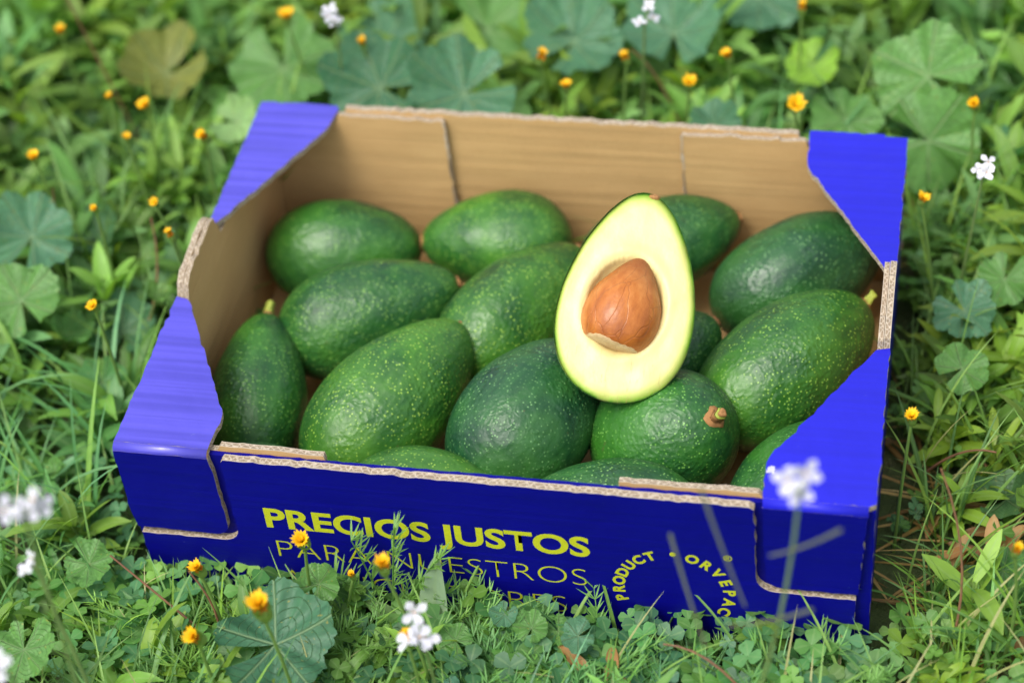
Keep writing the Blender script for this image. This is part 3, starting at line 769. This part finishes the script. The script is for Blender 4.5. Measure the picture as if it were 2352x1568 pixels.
for a_, b_, s_ in (((-.15, -.20, 0), (-.150, -.195, .075), (.01, 0, 0)), ((-.135, -.20, .01), (-.195, -.19, .075), (.0, 0, 0)), ((-.325, .225, 0), (-.345, .20, .17), (0, 0, 0)), ((-.34, .10, 0), (-.315, .07, .10), (0, 0, .01)), ((-.27, .02, .0), (-.25, .06, .09), (.01, 0, 0)),
                   ((.05, .25, .03), (.02, .24, .10), (0, 0, .01)), ((.22, -.02, .0), (.26, -.05, .06), (0, 0, .01)), ((.24, -.15, 0), (.23, -.12, .12), (.01, 0, 0)), ((.19, -.20, 0), (.24, -.22, .07), (0, 0, .02)), ((.16, -.21, 0), (.10, -.20, .06), (0, 0, .02))):
    stalks.append(tube(curve_pts(a_, b_, s_, 9), .0009, .0005, (.26, .14, .09), 5))
build('dry_stalks', join(stalks), fol_leaf)
dl = []
for i in range(60):
    x, y = (rnd.uniform(.02, .3), rnd.uniform(-.30, -.165)) if i % 2 else (rnd.uniform(.21, .34), rnd.uniform(-.2, .05))
    c_ = rnd.choice([(.34, .18, .07), (.24, .13, .06), (.42, .27, .13)])
    dl.append(xf(leaf(rnd.uniform(.012, .028), rnd.uniform(.004, .009), rnd.uniform(-.1, .7), rnd.uniform(-.8, .5), rnd.uniform(.3, .9), 8, c_, 1, .3), rotz(rnd.uniform(0, 6.28)), (x, y, rnd.uniform(.0, .015))))
for p, yw, pp in (((.062, -.200, .022), .9, .5), ((.058, -.205, .020), -1.4, .4), ((.072, -.204, .018), .1, .6)):
    dl.append(xf(leaf(.028, .007, pp, -.2, .7, 9, (.34, .18, .075), 1, .3), rotz(yw), p))
build('dead_leaves', join(dl), fol_leaf)
lg = []
for i in range(170):
    x, y = rnd.uniform(-.28, .30), rnd.uniform(-.32, -.165)
    c_ = rnd.choice([(.18, .34, .08), (.14, .30, .08), (.32, .34, .16)])
    p0 = rnd.uniform(.8, 1.45)
    lg.append(xf(leaf(rnd.uniform(.05, .09), rnd.uniform(.0012, .0022), p0, p0-rnd.uniform(.3, 1.4), .3, 10, c_, .6), rotz(rnd.uniform(0, 6.28)), (x, y, -.002)))
for i in range(110):
    x, y = rnd.uniform(.215, .36), rnd.uniform(-.24, .14)
    p0 = rnd.uniform(.9, 1.45)
    lg.append(xf(leaf(rnd.uniform(.04, .10), rnd.uniform(.0010, .0020), p0, p0-rnd.uniform(.3, 1.2), .3, 10, rnd.choice([(.20, .36, .09), (.33, .35, .16), (.15, .30, .08)]), .6), rotz(rnd.uniform(-2.6, -.2)), (x, y, -.002)))
for i in range(60):
    x, y = rnd.uniform(-.40, -.22), rnd.uniform(-.20, .05)
    p0 = rnd.uniform(.9, 1.45)
    lg.append(xf(leaf(rnd.uniform(.05, .10), rnd.uniform(.0012, .0020), p0, p0-rnd.uniform(.3, 1.2), .3, 10, rnd.choice([(.20, .36, .09), (.15, .30, .08)]), .6), rotz(rnd.uniform(.2, 2.8)), (x, y, -.002)))
build('long_grass_blades', join(lg), fol_leaf)

# ------------------------------------------------------------------ light, world, camera
EL, AZ = math.radians(60), math.radians(-145)     # azimuth measured from +y toward +x
w = bpy.data.worlds.new('World'); scene.world = w; w.use_nodes = True
nt = w.node_tree; bg = nt.nodes['Background']
sky = nt.nodes.new('ShaderNodeTexSky'); sky.sky_type = 'NISHITA'; sky.sun_disc = False
sky.sun_elevation = EL; sky.sun_rotation = AZ; sky.dust_density = 4.0; sky.air_density = 1.0
hs = nt.nodes.new('ShaderNodeHueSaturation'); hs.inputs['Saturation'].default_value = .40; hs.inputs['Value'].default_value = 1.8
nt.links.new(sky.outputs[0], hs.inputs['Color']); nt.links.new(hs.outputs[0], bg.inputs[0]); bg.inputs[1].default_value = .15
sd = bpy.data.lights.new('sun', 'SUN'); sd.energy = 1.6; sd.angle = math.radians(22); sd.color = (1, .96, .88)
so = bpy.data.objects.new('sun', sd); link(so)
d = Vector((math.sin(AZ)*math.cos(EL), math.cos(AZ)*math.cos(EL), math.sin(EL)))
so.rotation_euler = d.to_track_quat('Z', 'Y').to_euler(); so.location = d*5
cd = bpy.data.cameras.new('camera'); co = bpy.data.objects.new('camera', cd); link(co)
co.location = (.21156, -.83713, .90156); co.rotation_euler = (.80134, .07984, .18734)
cd.sensor_width = 36; cd.lens = 4786/2352*36; cd.clip_start = .01; cd.clip_end = 300
cd.dof.use_dof = True; cd.dof.focus_distance = 1.115; cd.dof.aperture_fstop = 3.6
scene.camera = co
scene.view_settings.view_transform = 'Standard'; scene.view_settings.look = 'None'; scene.view_settings.exposure = 0
